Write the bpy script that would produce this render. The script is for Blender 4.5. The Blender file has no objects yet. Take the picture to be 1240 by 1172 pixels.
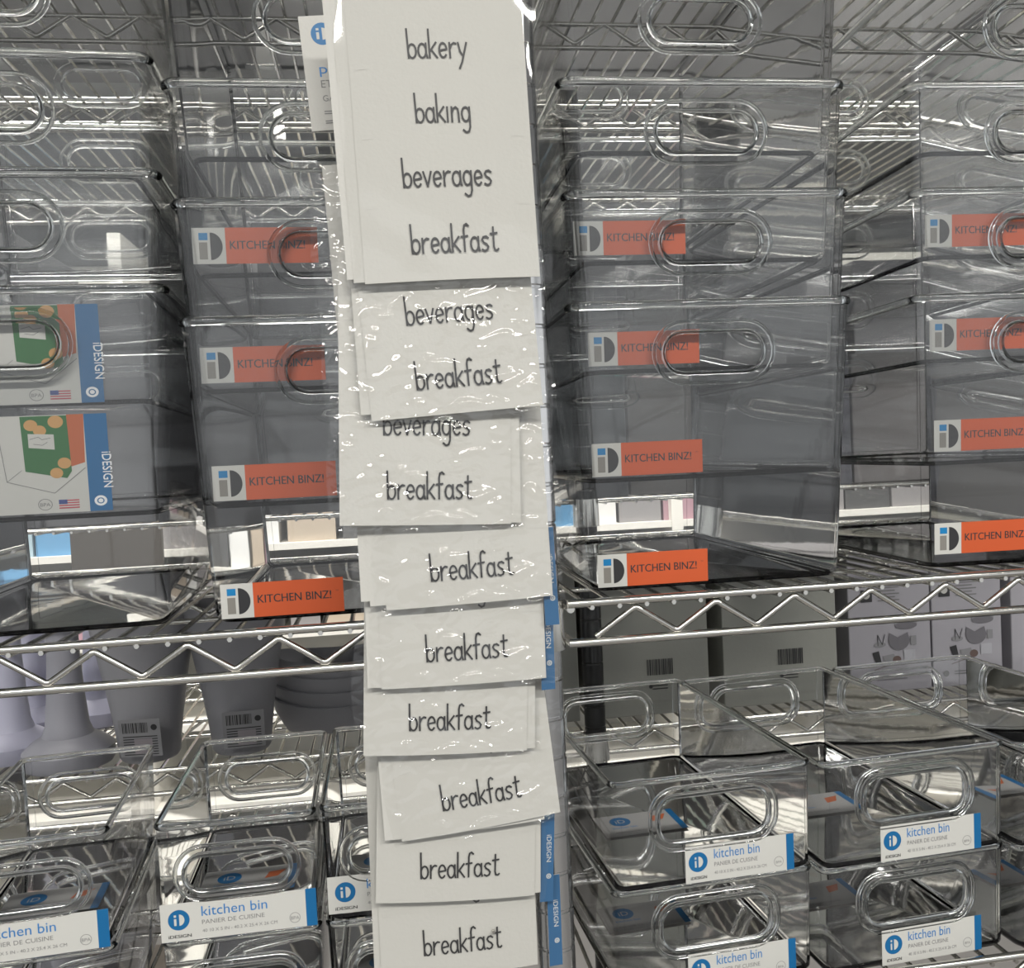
import bpy, bmesh, math, random
from mathutils import Vector, Matrix
random.seed(7)
sc = bpy.context.scene
C = sc.collection

# ------------------------------------------------------------------ camera
yaw, pit, roll, F = math.radians(7.9), math.radians(1.93), .047, 1126.0
CAM = Vector((0, -.6, 1.45))
FW = Vector((math.sin(yaw)*math.cos(pit), math.cos(yaw)*math.cos(pit), -math.sin(pit)))
_r = Vector((math.cos(yaw), -math.sin(yaw), 0)); _u = _r.cross(FW)
_c, _s = math.cos(roll), -math.sin(roll)
RT = _c*_r + _s*_u; UP = -_s*_r + _c*_u
cam = bpy.data.objects.new('camera', bpy.data.cameras.new('camera')); C.objects.link(cam)
M4 = Matrix((RT, UP, -FW)).transposed().to_4x4(); M4.translation = CAM
cam.matrix_world = M4
cam.data.sensor_fit = 'HORIZONTAL'; cam.data.sensor_width = 36; cam.data.lens = F/1240*36
cam.data.clip_start = .02
sc.camera = cam

def P(px, py, Y):
    """point on the vertical plane y = Y seen at a pixel of the photograph"""
    v = FW*F + RT*(px-620) - UP*(py-586)
    return CAM + v*((Y-CAM.y)/v.y)

# ------------------------------------------------------------------ world, light, exposure
w = bpy.data.worlds.new('store_light'); sc.world = w; w.use_nodes = True
bg = w.node_tree.nodes['Background']
bg.inputs[0].default_value = (.96, .98, 1.0, 1); bg.inputs[1].default_value = .52
def area(name, loc, rot, sx, sy, power, col=(1, .97, .92)):
    L = bpy.data.lights.new(name, 'AREA'); L.shape = 'RECTANGLE'; L.size = sx; L.size_y = sy
    L.energy = power; L.color = col
    o = bpy.data.objects.new(name, L); C.objects.link(o); o.location = loc; o.rotation_euler = rot
    return o
for (x, y, pw) in ((-1.3, -2.1, 30), (1.5, -2.1, 30), (.1, -2.1, 30), (-1.0, 1.75, 32), (1.3, 1.75, 32), (-.65, .42, 10), (.75, .42, 10)):  # last pair, over the shelves, is added to brighten the tubs from above
    area('ceiling_lamp_light', (x, y, 2.93), (0, 0, 0), 1.2, .22, pw)
sc.view_settings.view_transform = 'Standard'
sc.view_settings.look = 'None'
sc.view_settings.gamma = 1
sc.view_settings.use_curve_mapping = False
sc.view_settings.exposure = 0.75
cy = sc.cycles
cy.max_bounces = 16; cy.transparent_max_bounces = 64; cy.transmission_bounces = 14
cy.glossy_bounces = 4; cy.diffuse_bounces = 3; cy.use_denoising = True
cy.caustics_reflective = False; cy.caustics_refractive = False
cy.sample_clamp_indirect = 4
cy.use_adaptive_sampling = True; cy.adaptive_threshold = .02

# ------------------------------------------------------------------ materials
MATS = {}
def mat(name, col=(.8, .8, .8), rough=.5, metal=0, emit=0, bump=0, bscale=80, noise=0):
    if name in MATS: return MATS[name]
    m = bpy.data.materials.new(name); m.use_nodes = True
    nt = m.node_tree; b = nt.nodes['Principled BSDF']
    b.inputs['Base Color'].default_value = (*col, 1); b.inputs['Roughness'].default_value = rough
    b.inputs['Metallic'].default_value = metal
    if emit:
        b.inputs['Emission Color'].default_value = (*col, 1); b.inputs['Emission Strength'].default_value = emit
    if bump or noise:
        tc = nt.nodes.new('ShaderNodeTexCoord'); n = nt.nodes.new('ShaderNodeTexNoise')
        n.inputs['Scale'].default_value = bscale; n.inputs['Detail'].default_value = 4
        nt.links.new(tc.outputs['Object'], n.inputs['Vector'])
        if bump:
            bp = nt.nodes.new('ShaderNodeBump'); bp.inputs['Strength'].default_value = bump
            bp.inputs['Distance'].default_value = .002
            nt.links.new(n.outputs['Fac'], bp.inputs['Height']); nt.links.new(bp.outputs[0], b.inputs['Normal'])
        if noise:
            r = nt.nodes.new('ShaderNodeMixRGB'); r.blend_type = 'MULTIPLY'
            r.inputs[0].default_value = noise; r.inputs[1].default_value = (*col, 1)
            nt.links.new(n.outputs['Fac'], r.inputs[2]); nt.links.new(r.outputs[0], b.inputs['Base Color'])
    MATS[name] = m
    return m

def clear(name, tint=(.97, .98, .98), haze=.015, rough=.02, ior=1.49, bump=0, bscale=40, gl=1.0, stretch=None, ridged=False, bdist=.002):
    """thin clear sheet: Fresnel reflection over a straight-through tint, a little scuffed haze"""
    if name in MATS: return MATS[name]
    m = bpy.data.materials.new(name); m.use_nodes = True
    nt = m.node_tree; nt.nodes.clear(); N = nt.nodes.new; L = nt.links.new
    out = N('ShaderNodeOutputMaterial'); tr = N('ShaderNodeBsdfTransparent'); tr.inputs[0].default_value = (*tint, 1)
    g = N('ShaderNodeBsdfGlossy'); g.inputs['Roughness'].default_value = rough
    g.inputs['Color'].default_value = (gl, gl, gl, 1)
    df = N('ShaderNodeBsdfDiffuse'); df.inputs[0].default_value = (.8, .82, .84, 1)
    fr = N('ShaderNodeFresnel'); fr.inputs[0].default_value = ior
    m1 = N('ShaderNodeMixShader'); m1.inputs[0].default_value = haze
    m2 = N('ShaderNodeMixShader')
    L(tr.outputs[0], m1.inputs[1]); L(df.outputs[0], m1.inputs[2])
    if ior > 1: L(fr.outputs[0], m2.inputs[0])
    else: m2.inputs[0].default_value = ior
    L(m1.outputs[0], m2.inputs[1]); L(g.outputs[0], m2.inputs[2])
    L(m2.outputs[0], out.inputs[0])
    if bump:
        tc = N('ShaderNodeTexCoord'); n = N('ShaderNodeTexNoise'); n.inputs['Scale'].default_value = bscale
        n.inputs['Detail'].default_value = 3
        if ridged: n.noise_type = 'RIDGED_MULTIFRACTAL'; n.inputs['Distortion'].default_value = .8
        if stretch:
            mp = N('ShaderNodeMapping'); mp.inputs['Scale'].default_value = stretch
            L(tc.outputs['Object'], mp.inputs[0]); L(mp.outputs[0], n.inputs['Vector'])
        else: L(tc.outputs['Object'], n.inputs['Vector'])
        bp = N('ShaderNodeBump'); bp.inputs['Strength'].default_value = bump; bp.inputs['Distance'].default_value = bdist
        L(n.outputs['Fac'], bp.inputs['Height'])
        L(bp.outputs[0], g.inputs['Normal'])
    MATS[name] = m
    return m

def glass(name, tint=(.93, .95, .96), rough=.03):
    if name in MATS: return MATS[name]
    m = bpy.data.materials.new(name); m.use_nodes = True
    nt = m.node_tree; nt.nodes.clear()
    out = nt.nodes.new('ShaderNodeOutputMaterial'); g = nt.nodes.new('ShaderNodeBsdfGlass')
    g.inputs['Color'].default_value = (*tint, 1); g.inputs['Roughness'].default_value = rough
    g.inputs['IOR'].default_value = 1.49
    nt.links.new(g.outputs[0], out.inputs[0])
    MATS[name] = m
    return m

ACR = clear('clear_acrylic', (.972, .974, .974), .004, .03, 1.37, bump=.05, bscale=18)
RIMG = glass('acrylic_edge', (.97, .98, .98), .02)
DARKG = glass('base_edge_painted_dark', (.12, .12, .14), .05)  # dark tint stands in for internal reflection along the base
FILM = clear('cello_film', (.995, .995, .99), .0, .05, .055, bump=1.0, bscale=60, stretch=(1, 1, 1.5), ridged=True, bdist=.0045)
FILM2 = clear('cello_film_smooth', (.995, .995, .99), .0, .05, .05, bump=.3, bscale=18, ridged=True)
CHROME = mat('chrome_wire', (.60, .59, .55), .14, 1)
CHROME2 = mat('chrome_post', (.72, .72, .72), .15, 1)
PAPER = mat('white_paper', (.47, .465, .435), .7, bump=.1, bscale=400)
PAPER2 = mat('sticker_white', (.50, .50, .47), .5)
CARD = mat('card_grey', (.34, .34, .335), .6)
INK = mat('black_ink', (.02, .02, .022), .5)
GREYINK = mat('grey_ink', (.18, .18, .18), .6)
MIDGREY = mat('sticker_grey', (.20, .19, .17), .5)
BLUE = mat('sticker_blue', (.0, .105, .27), .5)
SKYB = mat('sticker_sky_blue', (.0, .17, .40), .5)
ORANGE = mat('sticker_orange', (.50, .080, .018), .5)
LBLUE = mat('text_blue', (.02, .16, .42), .5)

# ------------------------------------------------------------------ mesh helpers
def tag(o, label=None, cat=None, group=None, kind=None):
    if label: o['label'] = label
    if cat: o['category'] = cat
    if group: o['group'] = group
    if kind: o['kind'] = kind
    return o
def empty(name, loc=(0, 0, 0), rz=0):
    o = bpy.data.objects.new(name, None); C.objects.link(o); o.location = loc; o.rotation_euler = (0, 0, rz)
    o.empty_display_size = .02
    return o
def link(name, me, parent=None, loc=(0, 0, 0), rot=(0, 0, 0)):
    o = bpy.data.objects.new(name, me); C.objects.link(o); o.location = loc; o.rotation_euler = rot
    if parent: o.parent = parent
    return o

class MB:
    def __init__(s): s.v = []; s.f = []; s.m = []
    def add(s, vs, fs, mi=0):
        k = len(s.v); s.v += [tuple(v) for v in vs]; s.f += [tuple(i+k for i in f) for f in fs]; s.m += [mi]*len(fs)
    def box(s, a, b, mi=0):
        x0, y0, z0 = a; x1, y1, z1 = b
        s.add([(x0,y0,z0),(x1,y0,z0),(x1,y1,z0),(x0,y1,z0),(x0,y0,z1),(x1,y0,z1),(x1,y1,z1),(x0,y1,z1)],
              [(0,3,2,1),(4,5,6,7),(0,1,5,4),(1,2,6,5),(2,3,7,6),(3,0,4,7)], mi)
    def tube(s, path, r, n=8, closed=False, mi=0, caps=True):
        path = [Vector(p) for p in path]; L = len(path); rings = []
        prev = None
        for i, p in enumerate(path):
            if closed: t = path[(i+1) % L]-path[i-1]
            else: t = path[min(i+1, L-1)]-path[max(i-1, 0)]
            t.normalize()
            if prev is None:
                a = Vector((0, 0, 1)) if abs(t.z) < .9 else Vector((1, 0, 0))
                u = t.cross(a).normalized()
            else: u = (prev - t*prev.dot(t)).normalized()
            prev = u; v = t.cross(u)
            rr = r[i] if isinstance(r, (list, tuple)) else r
            rings.append([p + (u*math.cos(2*math.pi*k/n)+v*math.sin(2*math.pi*k/n))*rr for k in range(n)])
        vs = [q for R in rings for q in R]; fs = []
        for i in range(L if closed else L-1):
            j = (i+1) % L
            for k in range(n): fs.append((i*n+k, i*n+(k+1) % n, j*n+(k+1) % n, j*n+k))
        if not closed and caps: fs += [tuple(range(n))[::-1], tuple((L-1)*n+k for k in range(n))]
        s.add(vs, fs, mi)
    def lathe(s, prof, n=24, c=(0, 0, 0), mi=0):
        vs = [(c[0]+r*math.cos(2*math.pi*k/n), c[1]+r*math.sin(2*math.pi*k/n), c[2]+z) for r, z in prof for k in range(n)]
        fs = [(i*n+k, i*n+(k+1) % n, (i+1)*n+(k+1) % n, (i+1)*n+k) for i in range(len(prof)-1) for k in range(n)]
        s.add(vs, fs, mi)
    def mesh(s, name, mats, smooth=None, fix=True, weld=True):
        me = bpy.data.meshes.new(name); me.from_pydata(s.v, [], s.f)
        for m in (mats if isinstance(mats, (list, tuple)) else [mats]): me.materials.append(m)
        me.polygons.foreach_set('material_index', s.m)
        if fix:
            bm = bmesh.new(); bm.from_mesh(me)
            if weld: bmesh.ops.remove_doubles(bm, verts=bm.verts, dist=1e-6)
            bmesh.ops.recalc_face_normals(bm, faces=bm.faces); bm.to_mesh(me); bm.free()
        if smooth is not None:
            me.polygons.foreach_set('use_smooth', [True]*len(me.polygons))
            me.set_sharp_from_angle(angle=math.radians(smooth))
        me.update()
        return me
    def build(s, name, mats, parent=None, smooth=None, loc=(0, 0, 0), rot=(0, 0, 0)):
        return link(name, s.mesh(name, mats, smooth), parent, loc, rot)

_tc = {}
def text_geo(t):
    if t in _tc: return _tc[t]
    cu = bpy.data.curves.new('t', 'FONT'); cu.body = t; cu.resolution_u = 3; cu.fill_mode = 'FRONT'
    o = bpy.data.objects.new('t', cu); C.objects.link(o)
    dg = bpy.context.evaluated_depsgraph_get(); dg.update()
    me = bpy.data.meshes.new_from_object(o.evaluated_get(dg))
    vs = [tuple(v.co) for v in me.vertices]; fs = [tuple(p.vertices) for p in me.polygons]
    bpy.data.objects.remove(o); bpy.data.curves.remove(cu); bpy.data.meshes.remove(me)
    xs = [v[0] for v in vs]; ys = [v[1] for v in vs]
    _tc[t] = (vs, fs, min(xs), max(xs), min(ys), max(ys))
    return _tc[t]

class Print(MB):
    """flat print in the x-z plane facing -y; layers step forward by 0.05 mm"""
    def rect(s, x0, z0, x1, z1, mi, k=1): s.poly([(x0,z0),(x1,z0),(x1,z1),(x0,z1)], mi, k)
    def poly(s, pts, mi, k=1):
        s.n = getattr(s, 'n', 0)+1
        s.add([(x, -.00006*k-s.n*1.5e-6, z) for x, z in pts], [tuple(range(len(pts)))], mi)
    def disc(s, x, z, rx, mi, k=1, rz=None, a0=0, a1=360, n=24):
        rz = rx if rz is None else rz
        s.poly([(x+rx*math.cos(math.radians(a0+(a1-a0)*i/n)), z+rz*math.sin(math.radians(a0+(a1-a0)*i/n))) for i in range(n+(a1-a0 < 360))], mi, k)
    def ringd(s, x, z, r, t, mi, k=1, n=24):
        s.n = getattr(s, 'n', 0)+1
        vs = [(x+q*math.cos(2*math.pi*i/n), -.00006*k-s.n*1.5e-6, z+q*math.sin(2*math.pi*i/n)) for i in range(n) for q in (r, r-t)]
        s.add(vs, [(2*i, 2*((i+1) % n), 2*((i+1) % n)+1, 2*i+1) for i in range(n)], mi)
    def text(s, t, x, z, width, mi, k=2, height=None, rot=0, bold=0):
        vs, fs, x0, x1, y0, y1 = text_geo(t)
        sx = width/(x1-x0); sz = sx if height is None else height/(y1-y0)
        ca, sa = math.cos(rot), math.sin(rot)
        for dx in ((0,) if not bold else (-bold, 0, bold)):
            s.n = getattr(s, 'n', 0)+1
            s.add([(x+(vx-x0)*sx*ca-(vy-y0)*sz*sa+dx, -.00006*k-s.n*1.5e-6, z+(vx-x0)*sx*sa+(vy-y0)*sz*ca) for vx, vy, _ in vs], fs, mi)
    def line(s, pts, wd, mi, k=2):
        for a, b in zip(pts[:-1], pts[1:]):
            d = Vector((b[0]-a[0], b[1]-a[1]));
            if d.length < 1e-7: continue
            n = Vector((-d.y, d.x)).normalized()*wd/2; e = d.normalized()*wd*.3
            s.poly([(a[0]-n.x-e.x, a[1]-n.y-e.y), (b[0]-n.x+e.x, b[1]-n.y+e.y), (b[0]+n.x+e.x, b[1]+n.y+e.y), (a[0]+n.x-e.x, a[1]+n.y-e.y)], mi, k)
    def mesh(s, name, mats, smooth=None): return MB.mesh(s, name, mats, None, fix=False)

# handwriting strokes
def el(cx, cy, rx, ry, a0=0, a1=360, n=16):
    return [(cx+rx*math.cos(math.radians(a0+(a1-a0)*i/n)), cy+ry*math.sin(math.radians(a0+(a1-a0)*i/n))) for i in range(n+1)]
GL = {
 'b': ([[(.0,1.95),(.02,.9),(.04,.0)], el(.25,.47,.22,.46)], .58),
 'a': ([el(.24,.48,.22,.47), [(.46,.98),(.46,.3),(.52,.0)]], .62),
 'k': ([[(.02,1.9),(.03,0)], [(.42,1.02),(.05,.42)], [(.14,.52),(.46,.0)]], .55),
 'e': ([[(.04,.48),(.45,.56)] + el(.25,.5,.21,.48,15,320,16)], .58),
 'r': ([[(.05,1.0),(.06,0)], [(.06,.55),(.16,.85),(.3,.98),(.42,.93)]], .52),
 'y': ([[(.02,1.0),(.12,.4),(.27,.12)], [(.5,1.0),(.34,.3),(.2,-.3),(.04,-.72)]], .56),
 'i': ([[(.06,1.0),(.06,0)]], .26),
 'n': ([[(.05,1.0),(.05,0)], [(.05,.55),(.15,.88),(.28,.98),(.4,.85),(.43,.5),(.44,0)]], .6),
 'g': ([el(.24,.5,.22,.47), [(.46,.98),(.47,.2),(.46,-.35),(.38,-.66),(.22,-.72),(.06,-.55)]], .62),
 'v': ([[(.0,1.0),(.22,.02),(.44,1.0)]], .54),
 's': ([[(.42,.86),(.3,.98),(.14,.94),(.06,.76),(.14,.58),(.3,.46),(.4,.28),(.34,.08),(.18,0),(.03,.1)]], .55),
 'f': ([[(.46,1.72),(.34,1.86),(.22,1.78),(.17,1.5),(.17,0)], [(.0,1.0),(.38,1.05)]], .52),
 't': ([[(.18,1.6),(.17,.3),(.22,.05),(.36,.02),(.44,.12)], [(.0,1.15),(.4,1.2)]], .5),
}
def hand_word(pr, word, cx, z, xh, wd, mi, k=2):
    tot = sum(GL[c][1] for c in word)-.1
    x = -tot/2
    for i, c in enumerate(word):
        for st in GL[c][0]:
            pr.line([(cx+(x+px)*xh*1.19, z+py*xh) for px, py in st], wd, mi, k)
        x += GL[c][1]

# ------------------------------------------------------------------ clear bins
def rrect(cx, cz, hw, hh, r, n):
    """n points round a rounded rectangle, by arc length, starting on the right"""
    r = min(r, hw-1e-5, hh-1e-5)
    segs = []
    for sx, sz, a in ((1, 1, 0), (-1, 1, 90), (-1, -1, 180), (1, -1, 270)):
        for i in range(9):
            t = math.radians(a+90*i/8); segs.append((cx+sx*(hw-r)+r*math.cos(t), cz+sz*(hh-r)+r*math.sin(t)))
    segs.append(segs[0]); Ls = [0]
    for a, b in zip(segs[:-1], segs[1:]): Ls.append(Ls[-1]+math.hypot(b[0]-a[0], b[1]-a[1]))
    out = []; j = 0
    for i in range(n):
        t = Ls[-1]*i/n
        while Ls[j+1] < t: j += 1
        f = (t-Ls[j])/max(1e-9, Ls[j+1]-Ls[j]); out.append((segs[j][0]+f*(segs[j+1][0]-segs[j][0]), segs[j][1]+f*(segs[j+1][1]-segs[j][1])))
    return out

def make_bin(name, W, D, H, draft, th=.0018, rc=.009, rb=.006, hw=.0362, hh=.0146, hz=None, hr=.0145, lip=.006, rim_r=.0026, floor_t=.0018, emat=None):
    """clear bin: base front-left-right symmetric about x=0, front rim at y=0, base at z=0"""
    emat = emat or RIMG
    hz = H-.0325 if hz is None else hz
    mb = MB(); NC = 6
    def a(z): return W/2-(H-z)*draft
    def yf(z): return (H-z)*draft
    def ring(z, ins, off):
        A = a(z)-ins-off; y0 = yf(z)+ins+off; y1 = D-yf(z)-ins-off; r = max(.001, rc-off); px = a(z)-rc
        out = []
        for sx, sy, st in ((1, -1, -90), (1, 1, 0), (-1, 1, 90), (-1, -1, 180)):
            ccx = sx*(A-r); ccy = (y0+r) if sy < 0 else (y1-r)
            for i in range(NC+1):
                t = math.radians(st+90*i/NC); out.append((ccx+r*math.cos(t), ccy+r*math.sin(t), z))
        return out   # 4*(NC+1) points; gaps: back panel between idx 2NC+1 and 2NC+2, front panel between last and 0
    M = 4*(NC+1)
    def surf(off, zb):
        lv = []
        for t in (0, 25, 50, 75, 90):
            t = math.radians(t); lv.append((zb+rb*(1-math.cos(t)), rb*(1-math.sin(t))))
        lv.append((H, 0))
        rs = [ring(z, ins, off) for z, ins in lv]
        vs = [p for R in rs for p in R]; fs = []
        for i in range(len(rs)-1):
            top = i == len(rs)-2
            for k in range(M):
                if top and k in (2*NC+1, M-1): continue
                fs.append((i*M+k, i*M+(k+1) % M, (i+1)*M+(k+1) % M, (i+1)*M+k))
        fs.append(tuple(range(M))[::-1])
        mb.add(vs, fs)
        zlo = lv[-2][0]
        # panels with the hand hole
        hole = rrect(0, hz, hw, hh, hr, 48)
        for side in (0, 1):
            yy = (lambda z: yf(z)+off) if side == 0 else (lambda z: D-yf(z)-off)
            def edge(z):  # panel half width at z for this offset ring
                A = a(z)-off; r = max(.001, rc-off); return A-r
            ov = []
            zc = hz
            for x, z in hole:
                dx, dz = x/hw, (z-hz)/hh
                best = 1e9
                # cast on unit panel
                for tgt in ('x', 't', 'b'):
                    if tgt == 'x' and abs(dx) > 1e-9:
                        t = 1/abs(dx); zz = dz*t
                        if zz >= 0: zz = zc+zz*(H-zc) if abs(zz) <= 1.0001 else None
                        else: zz = zc+zz*(zc-zlo) if abs(zz) <= 1.0001 else None
                        if zz is not None and t < best: best = t; o = (math.copysign(1, dx), zz)
                    if tgt != 'x' and abs(dz) > 1e-9 and (dz > 0) == (tgt == 't'):
                        t = 1/abs(dz); xx = dx*t
                        if abs(xx) <= 1.0001 and t < best: best = t; o = (xx, H if tgt == 't' else zlo)
                ov.append(o)
            for cx, czz in ((1, H), (-1, H), (-1, zlo), (1, zlo)):
                j = min(range(48), key=lambda q: abs(ov[q][0]-cx)+abs(ov[q][1]-czz)/(H-zlo)*2); ov[j] = (cx, czz)
            vs = [(x, yy(z), z) for x, z in hole]+[(u*edge(z), yy(z), z) for u, z in ov]
            mb.add(vs, [(i, (i+1) % 48, 48+(i+1) % 48, 48+i) for i in range(48)])
        return hole
    hole = surf(0, 0); surf(th, floor_t)
    for side in (0, 1):
        vs = []
        for off in (0, th):
            vs += [(x, (yf(z)+off) if side == 0 else (D-yf(z)-off), z) for x, z in hole]
        mb.add(vs, [(i, (i+1) % 48, 48+(i+1) % 48, 48+i) for i in range(48)])
    body = mb.mesh('bin_body', ACR, 40)
    # rolled rim round the top
    rm = MB(); R = ring(H, 0, .0005); n = len(R); K = 10
    prof = [(rim_r*math.cos(2*math.pi*k/K), rim_r*1.15*math.sin(2*math.pi*k/K)) for k in range(K)]
    vs = []
    for i, p in enumerate(R):
        q0, q1 = Vector(R[i-1]), Vector(R[(i+1) % n]); t = (q1-q0).normalized(); nn = Vector((t.y, -t.x, 0))
        for u, v in prof: vs.append(Vector(p)+nn*u+Vector((0, 0, v)))
    rm.add(vs, [(i*K+k, i*K+(k+1) % K, ((i+1) % n)*K+(k+1) % K, ((i+1) % n)*K+k) for i in range(n) for k in range(K)])
    rim = rm.mesh('bin_rim', emat, 60)
    # base edge ring, its dark optical line put into the tint
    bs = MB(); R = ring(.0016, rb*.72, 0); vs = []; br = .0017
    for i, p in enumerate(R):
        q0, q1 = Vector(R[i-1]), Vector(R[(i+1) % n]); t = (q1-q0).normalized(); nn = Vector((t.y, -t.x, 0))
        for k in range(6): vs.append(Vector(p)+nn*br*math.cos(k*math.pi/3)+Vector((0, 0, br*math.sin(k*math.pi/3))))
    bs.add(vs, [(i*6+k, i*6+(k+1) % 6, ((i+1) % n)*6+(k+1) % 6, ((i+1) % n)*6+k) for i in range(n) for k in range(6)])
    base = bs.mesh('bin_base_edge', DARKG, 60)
    # raised grip round the hole
    gp = MB(); hp = rrect(0, hz, hw+lip*.45, hh+lip*.45, hr+lip*.45, 48)
    K = 8
    for off_, ru, rv in ((-.1, .0016, .0032), (1.0, .0014, .0020)):
        vs = []; hp = rrect(0, hz, hw+lip*off_, hh+lip*off_, hr+lip*off_, 48)
        for i, (x, z) in enumerate(hp):
            q0, q1 = Vector(hp[i-1]), Vector(hp[(i+1) % 48]); t = (q1-q0).normalized(); nx, nz = t.y, -t.x
            for k in range(K):
                u = ru*math.cos(2*math.pi*k/K); v = rv*math.sin(2*math.pi*k/K)
                zz = z+nz*u; vs.append((x+nx*u, yf(zz)+th*.5+v, zz))
        gp.add(vs, [(i*K+k, i*K+(k+1) % K, ((i+1) % 48)*K+(k+1) % K, ((i+1) % 48)*K+k) for i in range(48) for k in range(K)])
    grip = gp.mesh('bin_grip', emat, 60)
    bk = MB(); bk.v = [(x, D-y, z) for x, y, z in gp.v]; bk.f = gp.f; bk.m = gp.m
    grip2 = bk.mesh('bin_grip_back', emat, 60)
    t = empty(name)
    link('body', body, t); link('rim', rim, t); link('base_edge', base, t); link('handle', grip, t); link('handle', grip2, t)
    t['_draft'] = draft; t['_H'] = H
    return t

def dup(root, loc, rz):
    r = root.copy(); C.objects.link(r); r.location = loc; r.rotation_euler = (0, 0, rz)
    for ch in list(root.children):
        c = ch.copy(); C.objects.link(c); c.parent = r
        for g in ch.children:
            q = g.copy(); C.objects.link(q); q.parent = c
    return r

class Once:
    """first use moves the prototype itself, later uses copy it"""
    def __init__(s, proto): s.p = proto; s.used = False; s.kids = list(proto.children)
    def place(s, loc, rz, label, cat, group):
        if not s.used:
            s.used = True; o = s.p; o.location = loc; o.rotation_euler = (0, 0, rz)
        else:
            o = s.p.copy(); C.objects.link(o); o.location = loc; o.rotation_euler = (0, 0, rz)
            for ch in s.kids:
                c = ch.copy(); C.objects.link(c); c.parent = o
        for k in ('_draft', '_H'):
            if k in o: del o[k]
        return tag(o, label, cat, group)

# ------------------------------------------------------------------ setting
def struct(name, mb, m): o = mb.build(name, m); o['kind'] = 'structure'; return o
fl = mat('floor_tile', (.16, .155, .15), .35, noise=.2, bscale=3)
m = MB(); m.box((-7, -6, -.1), (8, 6.1, 0)); struct('floor', m, fl)
m = MB(); m.box((-7, -6, 3.0), (8, 6.1, 3.1)); struct('ceiling', m, mat('ceiling_paint', (.55, .56, .57), .9))
m = MB(); m.box((-7, 6.0, 0), (8, 6.1, 3)); struct('wall_back', m, mat('far_wall_paint', (.5, .5, .48), .8))
LAMP = mat('lamp_diffuser', (1, .97, .92), .5, emit=6)
for i, (x, y, nm) in enumerate(((-.65, .42, 'added to light the tubs, above the shelves at left'), (.75, .42, 'added to light the tubs, above the shelves at right'), (-1.3, -2.1, 'above the aisle to the left'), (1.5, -2.1, 'above the aisle to the right'), (.1, -2.1, 'above the aisle between the other two'), (-1.0, 1.75, 'beyond the shelves to the left'), (1.3, 1.75, 'beyond the shelves to the right'))):  # first pair is added only to light the upper tubs
    t = empty('ceiling_lamp', (x, y, 3.0)); tag(t, 'long white ceiling lamp ' + nm, 'lamp')
    m = MB(); m.box((-.64, -.15, -.05), (.64, .15, 0)); m.build('housing', mat('lamp_housing', (.7, .7, .7), .4), t)
    m = MB(); m.box((-.6, -.12, -.058), (.6, .12, -.0505)); m.build('diffuser', LAMP, t)

# ------------------------------------------------------------------ wire shelves
PX = .0985   # post x
def wire_shelf(x0, x1, y0, y1, z, label, group=None, zh=.0262, pitch=.0186, midrib=True, phase=0, plain=False):
    t = empty('wire_shelf', (x0, y0, z)); W = x1-x0; D = y1-y0
    tag(t, label, 'shelf', group)
    def rail(name, y, zz, r=.0029):
        m = MB(); m.tube([(.002, y, zz), (W-.002, y, zz)], r, 10); m.build(name, CHROME, t, 40)
    def zig(y):
        m = MB(); pts = []; per = pitch*3; x = .02+phase; up = False
        while x < W-.01:
            pts.append((x, y, (-.0045 if up else -zh+.0035))); x += per/2; up = not up
        path = []
        for i, p in enumerate(pts):
            if 0 < i < len(pts)-1:
                a, b = Vector(pts[i-1]), Vector(pts[i+1]); p = Vector(p)
                path += [p.lerp(a, .14), p.lerp(a, .04), p.lerp(b, .04), p.lerp(b, .14)]
            else: path.append(Vector(p))
        m.tube(path, .0021, 8); m.build('zigzag_wire', CHROME, t, 50)
    for y in (0, D):
        rail('top_rail', y, 0)
        if not plain: rail('bottom_rail', y, -zh); zig(y)
    if midrib: rail('top_rail', D*.52, -.0052, .0022); rail('bottom_rail', D*.52, -zh, .0022); zig(D*.52)
    for x in (.004, W-.004):
        for zz in ((-.0035,) if plain else (-.0035, -zh)):
            m = MB(); m.tube([(x, 0, zz), (x, D, zz)], .0027, 8); m.build('end_rail', CHROME, t, 40)
    m = MB(); m.tube([(0, -.0025, 0), (0, D+.0025, 0)], .0017, 6); me = m.mesh('deck_wire', CHROME, 50)
    n = int((W-.02)/pitch)
    for i in range(n): link('deck_wire', me, t, (.018+i*pitch, 0, -.0030))
    return t

ZL, ZR = 1.3445, 1.3484
LX0, RX1 = -.62, .84
wire_shelf(LX0, PX-.016, 0, .44, ZL, 'chrome wire shelf holding the deep clear bins left of the post')
wire_shelf(PX+.016, RX1, 0, .44, ZR, 'chrome wire shelf holding the deep clear bins right of the post')
ZU = 1.836
wire_shelf(LX0, PX-.016, 0, .44, ZU, 'upper chrome wire shelf seen from below, left of the post')
wire_shelf(PX+.016, RX1, 0, .44, ZU, 'upper chrome wire shelf seen from below, right of the post')
ZD = 1.0735
wire_shelf(LX0, PX-.016, 0, .44, ZD, 'bottom chrome wire shelf under the shallow bins, left of the post')
wire_shelf(PX+.016, RX1, 0, .44, ZD, 'bottom chrome wire shelf under the shallow bins, right of the post')
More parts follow.
